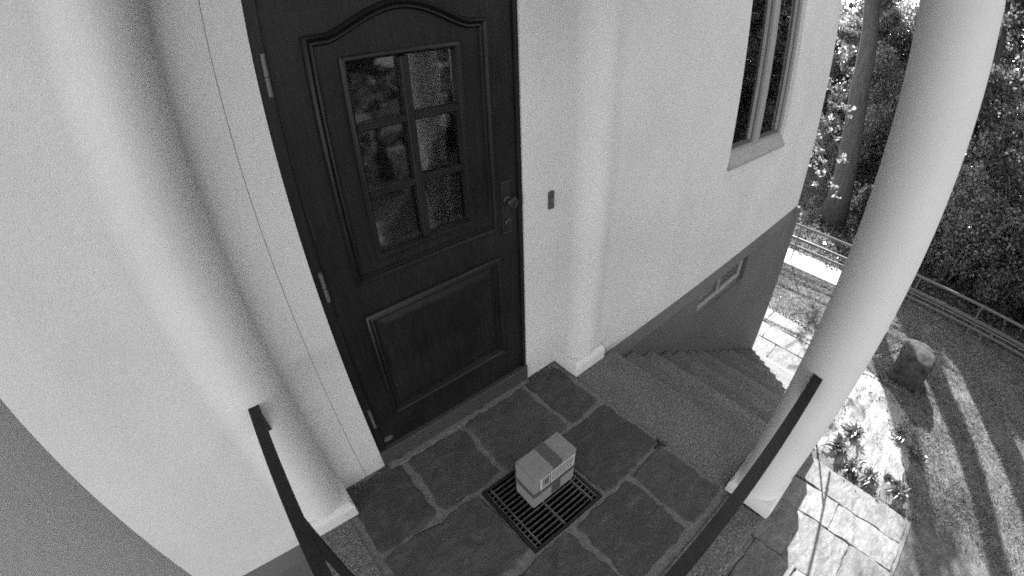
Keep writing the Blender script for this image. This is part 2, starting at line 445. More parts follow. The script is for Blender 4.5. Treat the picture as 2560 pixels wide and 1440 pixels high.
# --- window of the right facade
win = obj('window', MB().box(WX0, WX0 + .035, YR + .035, YR + .10, WZ0, WZ1).box(WX1 - .05, WX1, YR + .035, YR + .10, WZ0, WZ1)
          .box(WX0 + .035, WX1 - .05, YR + .035, YR + .10, WZ1 - .05, WZ1).box(WX0 + .035, WX1 - .05, YR + .035, YR + .10, WZ0, WZ0 + .022), M['wframe'], house)
tag(win, 'tall grey framed window with two narrow casements')
obj('mullion', MB().box(3.445, 3.565, YR + .030, YR + .098, WZ0 + .022, WZ1 - .05), M['wframe'], win)
for x0, x1 in ((WX0 + .035, 3.445), (3.565, WX1 - .05)):
    s = MB(); y0, y1 = YR + .052, YR + .09; z0, z1 = WZ0 + .022, WZ1 - .05
    s.box(x0, x0 + .022, y0, y1, z0, z1).box(x1 - .055, x1, y0, y1, z0, z1).box(x0 + .022, x1 - .055, y0, y1, z0, z0 + .03).box(x0 + .022, x1 - .055, y0, y1, z1 - .04, z1)
    obj('casement', s, M['wdark'], win)
    obj('glazing_bead', MB().box(x1 - .067, x1 - .0555, y0 - .004, y1 - .01, z0 + .031, z1 - .041), M['wframe'], win)
    obj('pane', MB().box(x0 + .022, x1 - .068, y0 + .016, y0 + .021, z0 + .03, z1 - .04), M['wglass'], win)
s = MB().prism([(YR + .034, WZ0 + .002), (YR - .030, WZ0 - .080), (YR - .030, WZ0 - .102), (YR - .001, WZ0 - .102), (YR - .001, WZ0 - .0995), (YR + .034, WZ0 - .0995)], 'x', 2.912, 4.168)
obj('sill', s, M['sill'], win)
obj('sill_moulding', MB().box(2.90, 4.20, YR - .012, YR + .01, WZ0 - .165, WZ0 - .113), M['stucco'], win)
# --- basement window in the plinth
bw_ = obj('basement_window', MB().box(BX0 + .001, BX1 - .14, YR - .040, YR + .05, BZ0 + .085, BZ0 + .13, .004).box(BX1 - .185, BX1 - .14, YR - .040, YR + .05, BZ0 + .13, BZ1 - .001, .004), M['bwin'], house)
obj('glazing_bar', MB().box(3.22, 3.245, YR - .036, YR + .04, BZ0 + .13, BZ1 - .001), M['bwin'], bw_)
obj('pane', MB().box(BX0 + .001, BX1 - .185, YR - .018, YR - .013, BZ0 + .131, BZ1 - .001), M['bglass'], bw_)
obj('reveal', MB().box(BX0 + .001, BX1 - .141, YR - .03, YR + .19, BZ0 + .001, BZ0 + .084), M['plinth'], bw_)
obj('reveal', MB().box(BX1 - .139, BX1 - .001, YR + .055, YR + .19, BZ0 + .001, BZ1 - .001), M['plinth'], bw_)

# --- front door
DX0, DX1, DZ0, DZ1 = .04, .977, .11, 2.26
DY = .012
door = obj('door', MB().box(DX0 + .003, .28, DY, DY + .05, DZ0 + .004, DZ1).box(.705, DX1 - .003, DY, DY + .05, DZ0 + .004, DZ1)
           .box(.28, .705, DY, DY + .05, DZ0 + .004, 1.168).box(.28, .705, DY, DY + .05, 1.885, DZ1), M['wood'], house)
tag(door, 'dark stained wooden front door with six panes and an arched moulding')
fr = MB().box(.001, DX0, DY - .010, DY + .08, .0, 2.34).box(DX1, .999, DY - .010, DY + .08, .0, 2.34).box(DX0, DX1, DY - .010, DY + .08, DZ1 + .005, 2.34)
obj('door_frame', fr, M['wood'], door)
th = MB().box(.001, .999, -.016, DY + .05, -.01, .1085, .003)
obj('threshold', th, M['threshold'], door)
obj('drip_strip', MB().box(.002, .998, -.019, -.008, .1086, .1125), M['hinge'], door)
# moulding swept round a closed or open path in the door plane
def sweep(path, prof, closed=True):
    n = len(path); v, f = [], []; k = len(prof)
    for i in range(n):
        p = Vector(path[i]); a = Vector(path[i - 1]) if (i or closed) else p; b = Vector(path[(i + 1) % n]) if (i < n - 1 or closed) else p
        d1 = (p - a).normalized() if (p - a).length > 1e-9 else (b - p).normalized(); d2 = (b - p).normalized() if (b - p).length > 1e-9 else d1
        n1, n2 = Vector((-d1.y, d1.x)), Vector((-d2.y, d2.x)); t = (n1 + n2)
        t = t.normalized() / max(.35, t.normalized().dot(n1))
        for o, h in prof: v.append((p.x + t.x * o, DY - h, p.y + t.y * o))
    for i in range(n if closed else n - 1):
        j = (i + 1) % n
        for q in range(k - 1): f.append((i * k + q, j * k + q, j * k + q + 1, i * k + q + 1))
    return MB().add(v, f)
def round_prof(w, h): return [(0, -.002), (0, h * .35), (w * .18, h * .8), (w * .34, h), (w * .48, h * .72), (w * .58, h * .3), (w * .7, h * .55), (w * .86, h * .6), (w, h * .2), (w, -.002)]
arch = [(.152, 1.072), (.848, 1.072), (.848, 1.985), (.765, 1.985)]
for i in range(1, 24):
    t = i / 24; x = .765 - .53 * t
    arch.append((x, 1.985 + .085 * (math.sin(PI * t) ** 1.25)))
arch += [(.235, 1.985), (.152, 1.985)]
obj('arched_moulding', sweep(arch, round_prof(.038, .022)), M['wood'], door, smooth=math.radians(50))
obj('panel_moulding', sweep([(.145, .315), (.850, .315), (.850, .93), (.145, .93)], round_prof(.038, .022)), M['wood'], door, smooth=math.radians(50))
rp = sweep([(.225, .39), (.770, .39), (.770, .855), (.225, .855)], [(-.03, -.001), (0, .009), (.008, .010)])
rp.add([(.233, DY - .010, .398), (.762, DY - .010, .398), (.762, DY - .010, .847), (.233, DY - .010, .847)], [(0, 1, 2, 3)])
obj('raised_panel', rp, M['wood'], door)
obj('glazing_frame', sweep([(.262, 1.15), (.722, 1.15), (.722, 1.902), (.262, 1.902)], [(0, -.002), (0, .012), (.008, .018), (.016, .018), (.024, .006), (.026, -.03)]), M['wood'], door, smooth=math.radians(50))
gx = [.288, .492, .696]; gz = [1.176, 1.414, 1.657, 1.876]
obj('muntin', MB().box(gx[1] - .016, gx[1] + .016, DY - .012, DY + .04, gz[0], gz[3], .004), M['wood'], door)
for z in gz[1:3]: obj('muntin', MB().box(gx[0] - .006, gx[2] + .006, DY - .009, DY + .038, z - .014, z + .014, .004), M['wood'], door)
for i in range(2):
    for j in range(3):
        obj('pane', MB().box(gx[i] + (.016 if i else -.002), gx[i + 1] - (0 if i else .016), DY + .018, DY + .022, gz[j] + (.014 if j else -.002), gz[j + 1] - (.014 if j < 2 else -.002)), M['glass'], door)
for z0, z1 in ((1.825, 1.955), (1.070, 1.198), (.305, .432)):
    h = MB().tube([(.031, DY - .014, z0), (.031, DY - .014, z0 + .058)], .0085, 10).tube([(.031, DY - .014, z0 + .061), (.031, DY - .014, z1)], .0085, 10)
    obj('hinge', h, M['hinge'], door, smooth=math.radians(40))
obj('lock_plate', MB().box(.882, .934, DY - .006, DY, 1.03, 1.295, .003), M['brass'], door)
def knob(x, z, prof, mat, name):
    m = MB().lathe(prof, 0, 0, 20); m.v = [(x + a, DY - .006 - c, z + b) for a, b, c in m.v]; obj(name, m, mat, door, smooth=math.radians(40))
knob(.908, 1.205, [(.022, 0), (.022, .006), (.012, .012), (.012, .03), (.026, .036), (.029, .046), (.024, .056), (.012, .06)], M['brass'], 'door_knob')
knob(.908, 1.092, [(.021, 0), (.021, .008), (.015, .012), (.015, .018), (.007, .019)], M['brass'], 'lock_cylinder')
obj('key_flap', MB().box(.868, .93, DY - .020, DY - .0065, 1.045, 1.053, .002), M['brass'], door)
ov = MB().lathe([(.028, 0), (.028, .002)], 0, 0, 28); ov.v = [(.074 + a * .95, DY - .0005 - c, .163 + b * .62) for a, b, c in ov.v]
tag(obj('door_stop_disc', ov, M['hinge'], door), 'small pale oval disc low on the door')

# curtain inside the door glass
pts = []
for i in range(60):
    x = .572 + .29 * i / 59; pts.append((x, .16 + .012 * math.sin(i * .75) + .006 * math.sin(i * 1.9)))
m = MB(); n = len(pts)
m.add([(x, y, 1.0) for x, y in pts] + [(x + .004 * math.sin(i), y, 2.2) for i, (x, y) in enumerate(pts)], [(i, i + 1, n + i + 1, n + i) for i in range(n - 1)])
tag(obj('curtain', m, M['curtain'], smooth=True), 'pale curtain hanging behind the right column of door panes', 'curtain')

# doorbell on the recess wall
d = empty('doorbell', (1.172, YD, 1.09), 'small dark doorbell on the white wall beside the front door', 'doorbell')
obj('housing', MB().box(1.156, 1.190, YD - .014, YD, 1.088, 1.182, .003), M['bell'], d)
obj('button', MB().box(1.165, 1.181, YD - .018, YD - .0135, 1.125, 1.15, .002), M['hinge'], d)

# ------------------------------------------------------------------ porch landing
land = empty('landing', (.5, -.75, ZG), 'raised porch landing paved with dark slate flagstones', 'landing', kind='structure')
GX0, GX1, GY0, GY1 = .312, .748, -.862, -.458        # grate opening
LXa, LXb, LYa = -.275, 1.222, -1.30
mo = MB()
for b in ((LXa - .02, GX0 - .004, LYa - .02, .03), (GX1 + .004, LXb + .02, LYa - .02, .03), (GX0 - .004, GX1 + .004, GY1 + .004, .03), (GX0 - .004, GX1 + .004, LYa - .02, GY0 - .004)):
    mo.box(b[0], b[1], b[2], b[3], -.12, -.007)
obj('mortar_bed', mo, M['mortar'], land)
obj('landing_body', MB().box(-.535, GX0 - .01, -1.49, YL - .002, ZG - .1, -.1205).box(GX1 + .01, 1.58, -1.49, YR - .004, ZG - .1, -.1205)
    .box(GX0 - .01, GX1 + .01, GY1 + .01, YR - .004, ZG - .1, -.1205).box(GX0 - .01, GX1 + .01, -1.49, GY0 - .01, ZG - .1, -.1205), M['plinth'], land)
obj('mortar_fillet', stone(.01, .995, -.044, -.010, .006, .03, .008, 5, .02, .004), M['mortar'], land)
flags = [(-.262, .073, -.425, -.012), (.108, .462, -.432, -.05), (.492, .918, -.447, -.05), (.948, 1.205, -.437, -.012),
         (-.258, .300, -.838, -.458), (.762, 1.206, -.865, -.463), (.120, .500, -1.282, -.878), (-.255, .095, -1.282, -.862),
         (.530, .916, -1.282, -.884), (.944, 1.206, -1.280, -.884)]
for i, (x0, x1, y0, y1) in enumerate(flags):
    obj('flagstone', stone(x0, x1, y0, y1, random.uniform(-.003, .003), .05, .010, 20 + i, .03, .006, .006), FLAGM[i], land)
for b in ((-.555, -.292, -1.285, YL - .05), (-.555, .30, -1.525, -1.288), (.304, 1.21, -1.525, -1.318)):
    obj('granite_edging', MB().box(b[0], b[1], b[2], b[3], -.12, .002, .006), M['granite'], land)
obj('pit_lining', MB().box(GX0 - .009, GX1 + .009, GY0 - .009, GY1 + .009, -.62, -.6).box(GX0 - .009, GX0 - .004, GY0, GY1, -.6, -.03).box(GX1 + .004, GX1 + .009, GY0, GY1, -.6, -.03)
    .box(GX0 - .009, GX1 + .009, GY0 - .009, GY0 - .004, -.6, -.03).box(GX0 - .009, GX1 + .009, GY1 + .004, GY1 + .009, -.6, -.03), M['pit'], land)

hole_patch = MB().prism([(1.228, -.842), (1.216, -.852), (1.218, -.905), (1.206, -.885), (1.165, -.878), (1.166, -.866), (1.205, -.868), (1.214, -.846)], 'z', -.02, .0035)  # missing mortar as a raised dark patch, its shade put into the colour
obj('dark_hole_patch', hole_patch, M['pit'], land)
gm = MB(); r = random.Random(9)
def pebble(x, y, z, q):
    gm.add([(x + q * r.uniform(-1, 1), y + q * r.uniform(-1, 1), z + q * r.uniform(-.3, 1)) for _ in range(4)], [(0, 1, 2), (0, 2, 3), (0, 3, 1), (1, 3, 2)])
for _ in range(90): pebble(-.23 + abs(r.gauss(0, .12)), -.02 - abs(r.gauss(0, .03)), .004, r.uniform(.001, .004))
for _ in range(90): pebble(1.20 - abs(r.gauss(0, .09)), -.02 - abs(r.gauss(0, .03)), .004, r.uniform(.001, .004))
for _ in range(70): pebble(r.uniform(-.2, 1.15), r.uniform(-1.2, -.1), .004, r.uniform(.001, .003))
o = obj('grit', gm, M['paper'], land); o['kind'] = 'stuff'

# ------------------------------------------------------------------ boot-scraper grate
gt = empty('floor_grate', ((GX0 + GX1) / 2, (GY0 + GY1) / 2, -.04), 'dark rectangular iron floor grate sunk between the flagstones', 'grate')
t_ = .012
obj('frame', MB().box(GX0, GX1, GY0, GY0 + t_, -.045, .003, .002).box(GX0, GX1, GY1 - t_, GY1, -.045, .003, .002)
    .box(GX0, GX0 + t_, GY0 + t_, GY1 - t_, -.045, .003, .002).box(GX1 - t_, GX1, GY0 + t_, GY1 - t_, -.045, .003, .002), M['iron'], gt)
nb = 14; y0, y1 = GY0 + .030, GY1 - .030
for i in range(nb):
    y = y0 + (y1 - y0) * i / (nb - 1)
    obj('bar', MB().box(GX0 + .022, GX1 - .022, y - .0018, y + .0018, -.026, -.0045), M['grate'], gt)
for x in (GX0 + .046, .512, GX1 - .050):
    obj('cross_bar', MB().box(x - .0035, x + .0035, GY0 + .016, GY1 - .016, -.03, -.0042), M['grate'], gt)
for x in (GX0 + .019, GX1 - .019):
    obj('inner_frame', MB().box(x - .003, x + .003, GY0 + .014, GY1 - .014, -.034, -.004), M['grate'], gt)

# ------------------------------------------------------------------ parcel
PX0, PX1, PY0, PY1, PZ0, PZ1 = .452, .716, -.690, -.560, -.0038, .262
pc = empty('parcel', ((PX0 + PX1) / 2, (PY0 + PY1) / 2, PZ0), 'small cardboard parcel with dark tape standing on the floor grate', 'parcel')
def carton():
    import bmesh
    bm = bmesh.new(); bmesh.ops.create_cube(bm, size=1); bmesh.ops.bevel(bm, geom=bm.edges[:], offset=.016, segments=2, affect='EDGES')
    bmesh.ops.subdivide_edges(bm, edges=[e for e in bm.edges if e.calc_length() > .3], cuts=5, use_grid_fill=True)
    m = MB()
    for q in bm.verts:
        w = mnoise.noise_vector(q.co * 4 + Vector((3, 1, 7))) * .0016
        top = .003 * max(0, .5 - q.co.z) if False else 0
        m.v.append(((PX0 + PX1) / 2 + q.co.x * (PX1 - PX0) + w.x, (PY0 + PY1) / 2 + q.co.y * (PY1 - PY0) + min(0, w.y) * 0 + w.y * .5, max(PZ0, (PZ0 + PZ1) / 2 + q.co.z * (PZ1 - PZ0) - abs(w.z))))
    m.f = [tuple(v.index for v in f.verts) for f in bm.faces]; bm.free(); return m
obj('carton', carton(), M['card'], pc)
e = .0018
tx0, tx1 = .566, .622
obj('tape', MB().box(tx0, tx1, PY0 - e, PY1 + e, PZ1 - .02, PZ1 + e).box(tx0, tx1, PY0 - e, PY0 + .01, .012, PZ1 - .021).box(tx0, tx1, PY1 - .01, PY1 + e, .012, PZ1 - .021), M['tape'], pc)
obj('tape', MB().box(PX0 - e * 1.6, PX1 + e * 1.6, PY0 - e * 1.6, PY1 + e * 1.6, .098, .134, .002), M['tape'], pc)
lb = obj('shipping_label', MB().box(.486, .704, PY0 - e * 2.6, PY0 - e * 1.7, .138, .236), M['paper'], pc)
ink = MB(); r = random.Random(4); yy0, yy1 = PY0 - e * 3.2, PY0 - e * 2.65
ink.box(.545, .549, yy0, yy1, .142, .232)
ink.box(.500, .538, yy0, yy1, .222, .226).box(.500, .538, yy0, yy1, .150, .154).box(.500, .504, yy0, yy1, .154, .222).box(.534, .538, yy0, yy1, .154, .222)
x = .508
while x < .530:
    w = r.choice((.0015, .003, .0045)); ink.box(x, min(x + w, .531), yy0, yy1, .162, .214); x += w + r.choice((.0015, .0025))
for row in range(9):
    z = .222 - row * .0088; x = .556
    while x < .692:
        w = r.uniform(.003, .012); ink.box(x, min(x + w, .697), yy0, yy1, z, z + .0028); x += w + r.uniform(.002, .005)
obj('label_print', ink, M['ink'], lb)

# ------------------------------------------------------------------ stairs down along the facade
RIS, GO, NS, X1 = .17, .27, 15, 1.60
st = empty('stairs', (3.4, -.8, ZG), 'straight flight of grey granite steps descending beside the white house', 'stairs')
for n in range(NS):
    xa = 1.232 if n == 0 else X1 + GO * (n - 1) - .03
    xb = X1 + GO * n
    zt = -RIS * n
    y0s, y1s = -1.30 if n == 0 else -1.50, (YR - .048)
    if n == NS - 1 and False: pass
    if n > 0: obj('step', MB().box(xa, xb, -1.50, YR - .047, zt - RIS + .012, zt, .012), GRAN[(n * 3) % 4], st)
    else:
        obj('step', MB().box(xa, xb, -1.288, YR - .05, zt - .158, zt + .001, .008), M['granite'], st)
core = MB().prism([(1.585, ZG - .1), (1.585, -.17)] + [(X1 + GO * (NS - 1) - .03, -RIS * (NS - 1) - .16)] + [(X1 + GO * (NS - 1) - .03, ZG - .1)], 'y', -1.492, YR - .05)
obj('stair_core', core, M['plinth'], st)

# ------------------------------------------------------------------ porch columns
def column(cx, cy, r, label):
    t = empty('porch_column', (cx, cy, 0), label, 'column', 'round porch columns')
    prof = [(r + .010, .084), (r + .006, .097), (r + .001, .12), (r, .16), (r, 1.2), (r * .985, 2.86), (r * 1.1, 2.90)]
    obj('shaft', MB().lathe(prof, cx, cy, 64), M['plaster'], t, smooth=math.radians(40))
    h = .128; b = MB(); zb, zc, i = .066, .088, .010
    b.add([(cx - h, cy - h, 0), (cx + h, cy - h, 0), (cx + h, cy + h, 0), (cx - h, cy + h, 0), (cx - h, cy - h, zb), (cx + h, cy - h, zb), (cx + h, cy + h, zb), (cx - h, cy + h, zb),
           (cx - h + i, cy - h + i, zc), (cx + h - i, cy - h + i, zc), (cx + h - i, cy + h - i, zc), (cx - h + i, cy + h - i, zc)],
          [(3, 2, 1, 0), (0, 1, 5, 4), (1, 2, 6, 5), (2, 3, 7, 6), (3, 0, 4, 7), (4, 5, 9, 8), (5, 6, 10, 9), (6, 7, 11, 10), (7, 4, 8, 11), (8, 9, 10, 11)])
    o = obj('base', b, M['plaster'], t); md = o.modifiers.new('soft', 'BEVEL'); md.width = .006; md.segments = 3; o.data.shade_smooth()
CRX, CRY, CRR = 1.342, -1.417, .115
CLX, CLY = -.370, -1.372
column(CRX, CRY, CRR, 'round white column standing at the head of the granite steps')
column(CLX, CLY, CRR, 'shaded round column filling the lower left corner close to the lens')
pier = MB().box(CRX - .12, CRX + .12, CRY - .12, CRY + .12, ZG - .1, -.001)
obj('column_pier', pier, M['plinth'], land)
# porch roof carried by the columns (above the picture)
pr_ = empty('porch_roof', (.5, -.8, 2.90), 'flat white porch roof over the landing', 'roof')
obj('slab', MB().box(-.60, 1.60, -1.66, YR - .006, 2.905, 3.08), M['roof'], pr_)

# ------------------------------------------------------------------ handrails
def bar(m, a, b, w, h):
    """flat bar from a to b, w wide sideways, h tall, a/b on its top centre line"""
    a, b = Vector(a), Vector(b); d = (b - a).normalized(); s = d.cross(Vector((0, 0, 1))).normalized() * (w / 2); u = s.cross(d).normalized() * h
    v = []
    for p in (a, b): v += [p - s, p + s, p + s - u, p - s - u]
    return m.add(v, [(0, 1, 2, 3), (7, 6, 5, 4), (0, 4, 5, 1), (1, 5, 6, 2), (2, 6, 7, 3), (3, 7, 4, 0)])
RZ = .905
# left side of the landing
hr = empty('handrail', (-.379, -.65, 0), 'black flat iron handrail running out from the left pilaster', 'handrail')
obj('rail', bar(MB(), (-.379, YL - .012, RZ), (-.379, CLY + CRR - .004, RZ), .040, .014), M['iron'], hr)
obj('web', bar(MB(), (-.379, YL - .012, RZ - .0145), (-.379, CLY + CRR - .004, RZ - .0145), .012, .028), M['iron'], hr)
e_ = MB().lathe([(.0205, RZ - .0135), (.0205, RZ - .0005)], -.379, YL - .014, 18)
obj('rail_end', e_, M['iron'], hr)
obj('post', MB().box(-.394, -.364, -.672, -.642, .0025, RZ - .043), M['iron'], hr)
obj('wall_bracket', MB().prism([(YL - .018, RZ - .043), (YL - .018, RZ - .135), (YL - .045, RZ - .135), (YL - .085, RZ - .043)], 'x', -.393, -.363), M['iron'], hr)
# front of the landing
hr = empty('handrail', (.42, -1.393, 0), 'black flat iron handrail running left from the round column', 'handrail')
obj('rail', bar(MB(), (CRX - CRR + .008, -1.393, RZ - .012), (CLX + CRR - .008, -1.393, RZ - .012), .040, .014), M['iron'], hr)
obj('web', bar(MB(), (CRX - CRR + .008, -1.393, RZ - .0265), (CLX + CRR - .008, -1.393, RZ - .0265), .012, .028), M['iron'], hr)
obj('post', MB().box(.395, .425, -1.408, -1.378, .0025, RZ - .055), M['iron'], hr)
obj('wall_bracket', MB().prism([(CRX - CRR - .001, RZ - .055), (CRX - CRR - .001, RZ - .135), (CRX - CRR - .035, RZ - .135), (CRX - CRR - .075, RZ - .055)], 'y', -1.410, -1.378), M['iron'], hr)
# down the stairs, behind the column
hr = empty('handrail', (3.4, -1.42, ZG), 'iron handrail descending along the outer side of the stairs', 'handrail')
ra, rb = Vector((CRX + CRR - .005, -1.42, .86)), Vector((5.45, -1.42, -1.60))
obj('rail', MB().tube([ra, rb], .018, 8), M['iron'], hr)
for x in (2.35, 3.75, 5.15):
    t = (x - ra.x) / (rb.x - ra.x); zt = ra.z + (rb.z - ra.z) * t
    n = max(0, math.ceil((x - X1) / GO)); obj('post', MB().tube([(x, -1.42, -RIS * n - .002), (x, -1.42, zt)], .014, 8), M['iron'], hr)

# ------------------------------------------------------------------ garden paving
path = empty('garden_path', (3, -2.4, ZG), 'stone slab path at the foot of the porch', 'path', kind='structure')
obj('path_bed', MB().box(-.8, 4.24, -3.30, -1.51, ZG - .1, ZG - .002), M['mortar'], path)
rows = [(3.838, 4.245, (-3.235, -1.53)), (3.42, 3.830, (-3.25, -2.36, -1.53)), (2.76, 3.412, (-3.27, -2.68, -2.05, -1.53)), (2.15, 2.752, (-3.27, -2.27, -1.72, -1.53)),
        (1.54, 2.142, (-3.27, -2.5, -1.53)), (.89, 1.532, (-3.27, -2.7, -2.0, -1.53)), (.19, .882, (-3.27, -2.4, -1.53)), (-.7, .182, (-3.27, -2.2, -1.53))]
sd_ = 100
for x0, x1, ys in rows:
    for a, b in zip(ys[:-1], ys[1:]):
        sd_ += 1; obj('paving_slab', stone(x0, x1, a + .003, b - .003, ZG + .028 + random.uniform(-.006, .006), .06, .012, sd_, .06, .008, .010), SLABM[sd_ % 4], path)
terr = empty('terrace', (6.2, -.3, ZG), 'sunlit stone terrace at the bottom of the steps', 'terrace', kind='structure')
obj('terrace_bed', MB().box(5.40, 6.95, -1.60, 3.2, ZG - .1, ZG - .001), M['mortar'], terr)
xs = [5.395, 5.98, 6.42, 6.93]
for i in range(3):
    y = -1.58 + .13 * i
    while y < 3.0:
        h = random.uniform(.42, .75); sd_ += 1
        obj('paving_slab', stone(xs[i] + .003, xs[i + 1] - .003, y + .003, y + h - .003, ZG + .028 + random.uniform(-.003, .003), .06, .006, sd_, .07, .006, .004), SLABM[sd_ % 4], terr)
        y += h

# ------------------------------------------------------------------ planting bed of bare rock
out = [(4.28, -1.62), (4.9, -1.60), (5.6, -1.63), (6.3, -1.66), (6.75, -1.78), (6.62, -2.2), (6.32, -2.60), (6.0, -2.95), (5.35, -3.12), (4.75, -3.10), (4.28, -3.20), (4.27, -2.4)]
def inside(x, y):
    c = False; j = len(out) - 1
    for i in range(len(out)):
        (a, b), (e, d) = out[i], out[j]
        if (b > y) != (d > y) and x < (e - a) * (y - b) / (d - b) + a: c = not c
        j = i
    return c
def edge_d(x, y):
    best = 9
    for i in range(len(out)):
        a, b = Vector(out[i]), Vector(out[(i + 1) % len(out)]); p = Vector((x, y)); t = max(0, min(1, (p - a).dot(b - a) / (b - a).length_squared)); best = min(best, (a + (b - a) * t - p).length)
    return best
def bed_h(x, y):
    if not inside(x, y): return ZG - .05
    d = min(1, edge_d(x, y) / .25)
    return ZG - .03 + d * (.05 + .05 * mnoise.fractal((x * 1.3, y * 2.2, 1.7), 1.0, 2.0, 5) + .035 * abs(mnoise.noise((x * 3, y * 5, 4))))
bx, by = 100, 70
V = np.array([(4.22 + 2.6 * i / bx, -3.25 + 1.68 * j / by, 0) for j in range(by + 1) for i in range(bx + 1)], float)
V[:, 2] = [bed_h(x, y) for x, y, _ in V]
F = np.array([(j * (bx + 1) + i, j * (bx + 1) + i + 1, (j + 1) * (bx + 1) + i + 1, (j + 1) * (bx + 1) + i) for j in range(by) for i in range(bx)])
o = rawmesh('planting_bed', V, F, M['rock']); o.data.shade_smooth()
tag(o, 'bed of pale bare rock between the path and the lawn', 'bed', kind='structure')

# ------------------------------------------------------------------ plants in the bed
def plant(x, y, size, nl, label, up=.5, seed=0):
    r = random.Random(seed); z = max(bed_h(x, y), ZG)
    t = empty('rock_plant', (x, y, z), label, 'plant', 'small plants in the rock bed')
    m = MB(); stems = MB()
    for i in range(nl):
        a = r.uniform(0, 2 * PI); el = r.uniform(.1, 1.2) * up * 2; L = size * r.choice((.35, .6, .8, 1.0, 1.25)) * r.uniform(.8, 1.1); w = L * r.uniform(.08, .13)
        d = Vector((math.cos(a) * math.cos(el), math.sin(a) * math.cos(el), math.sin(el))); s = d.cross(Vector((0, 0, 1))).normalized() * w
        b0 = Vector((x, y, z)) + Vector((r.uniform(-1, 1), r.uniform(-1, 1), r.uniform(0, .9))) * size * .28
        p1 = b0 + d * L * .55 + Vector((0, 0, .03 * L)); p2 = b0 + d * L - Vector((0, 0, L * .28))
        m.add([b0, p1 - s, p2, p1 + s, p1 - Vector((0, 0, w * .5))], [(0, 1, 4), (1, 2, 4), (2, 3, 4), (3, 0, 4)])
        if i % 6 == 0: stems.tube([(x, y, z - .02), b0], [.006, .003], 5)
    obj('leaves', m, M['plantleaf'], t); obj('stem', stems, M['twig'], t)
plant(5.02, -2.13, 0.170, 92, 'bushy plant alone in the middle of the pale rock', .5, 1)
plant(5.52, -2.76, 0.170, 84, 'bushy plant on the rock nearest the dark tree shadow', .5, 2)
plant(4.62, -2.02, 0.187, 120, 'dense plant on the rock next to the round column', .55, 3)
plant(4.46, -2.30, 0.153, 80, 'plant at the path edge nearest the rail shadow', .55, 4)
plant(4.46, -2.58, 0.162, 68, 'star shaped plant at the middle of the slab path edge', .4, 5)
plant(4.50, -2.98, 0.170, 88, 'dark plant at the far corner of the slab path', .5, 6)
plant(6.50, -2.24, 0.111, 24, 'tiny tuft on the rock below the stone block', .5, 7)
plant(5.40, -3.02, 0.145, 60, 'plant at the lawn edge of the pale rock', .5, 8)
plant(5.75, -2.86, 0.128, 44, 'small plant at the shaded tip of the rock bed', .5, 9)
# small flat stone in the bed
t = stone(4.62, 4.98, -2.98, -2.72, ZG + .09, .12, .02, 77, .07, .015, .15)
tag(obj('bed_stone', t, SLABM[1]), 'flat grey stone lying between the plants beside the path', 'stone')

# ------------------------------------------------------------------ stone blocks with chain
def block(x0, x1, y0, y1, zt, label, seed):
    r = random.Random(seed); m = MB(); n = 5; v = []; 
    import bmesh
    bm = bmesh.new(); bmesh.ops.create_cube(bm, size=1); bmesh.ops.subdivide_edges(bm, edges=bm.edges[:], cuts=9, use_grid_fill=True)
    for q in bm.verts:
        p = q.co; L = max(abs(p.x), abs(p.y), abs(p.z)); sph = p.normalized() * .62; p2 = p.lerp(sph, .22)
        nn = mnoise.noise_vector(p * 2.3 + Vector((seed, 0, 0))) * .09 + mnoise.noise_vector(p * 7 + Vector((0, seed, 0))) * .03
        q.co = p2 + nn
    m.v = [((x0 + x1) / 2 + q.co.x * (x1 - x0), (y0 + y1) / 2 + q.co.y * (y1 - y0), (ZG - .06 + zt) / 2 + q.co.z * (zt - ZG + .06)) for q in bm.verts]
    m.f = [tuple(w.index for w in f.verts) for f in bm.faces]; bm.free()
    o = obj('stone_block', m, M['boulder'], None, smooth=True, loc=((x0 + x1) / 2, (y0 + y1) / 2, ZG))
    return tag(o, label, 'stone block')
block(6.70, 7.28, -2.84, -2.32, -2.0, 'squared grey stone block holding the chain at the lawn edge', 3)
block(6.70, 7.2, .95, 1.45, -2.12, 'stone block anchoring the chain behind the house corner', 5)
def chain(pts, label):
    pts = [Vector(p) for p in pts]; m = MB()
    t0 = empty('chain', pts[len(pts) // 2], label, 'chain')
    fine = []
    for k in range(len(pts) - 1):
        p0, p1, p2, p3 = pts[max(k - 1, 0)], pts[k], pts[k + 1], pts[min(k + 2, len(pts) - 1)]
        for q in range(40):
            t = q / 40; fine.append(.5 * ((2 * p1) + (p2 - p0) * t + (2 * p0 - 5 * p1 + 4 * p2 - p3) * t * t + (3 * p1 - p0 - 3 * p2 + p3) * t ** 3))
    L = 0; last = fine[0]; i = 0
    for p in fine[1:]:
        if (p - last).length < .058: continue
        c = (p + last) / 2; d = (p - last).normalized(); s = d.cross(Vector((0, 0, 1))).normalized(); u = s.cross(d); last = p; i += 1
        if i % 2: s = u
        m.tube([c + d * (.044 * math.cos(w)) + s * (.026 * math.sin(w)) for w in [2 * PI * k / 8 for k in range(9)]], .0075, 5, False)
    o = obj('links', m, M['chain'], t0, smooth=True); o['kind'] = 'stuff'
chain([(7.0, -2.36, -2.02), (6.85, -2.1, -2.27), (6.72, -1.83, -2.38), (6.68, -1.3, -2.43), (6.68, -.8, -2.42), (6.68, -.3, -2.39), (6.68, .15, -2.36), (6.72, .6, -2.25), (6.85, 1.05, -2.1)], 'sagging iron chain strung between the stone blocks')

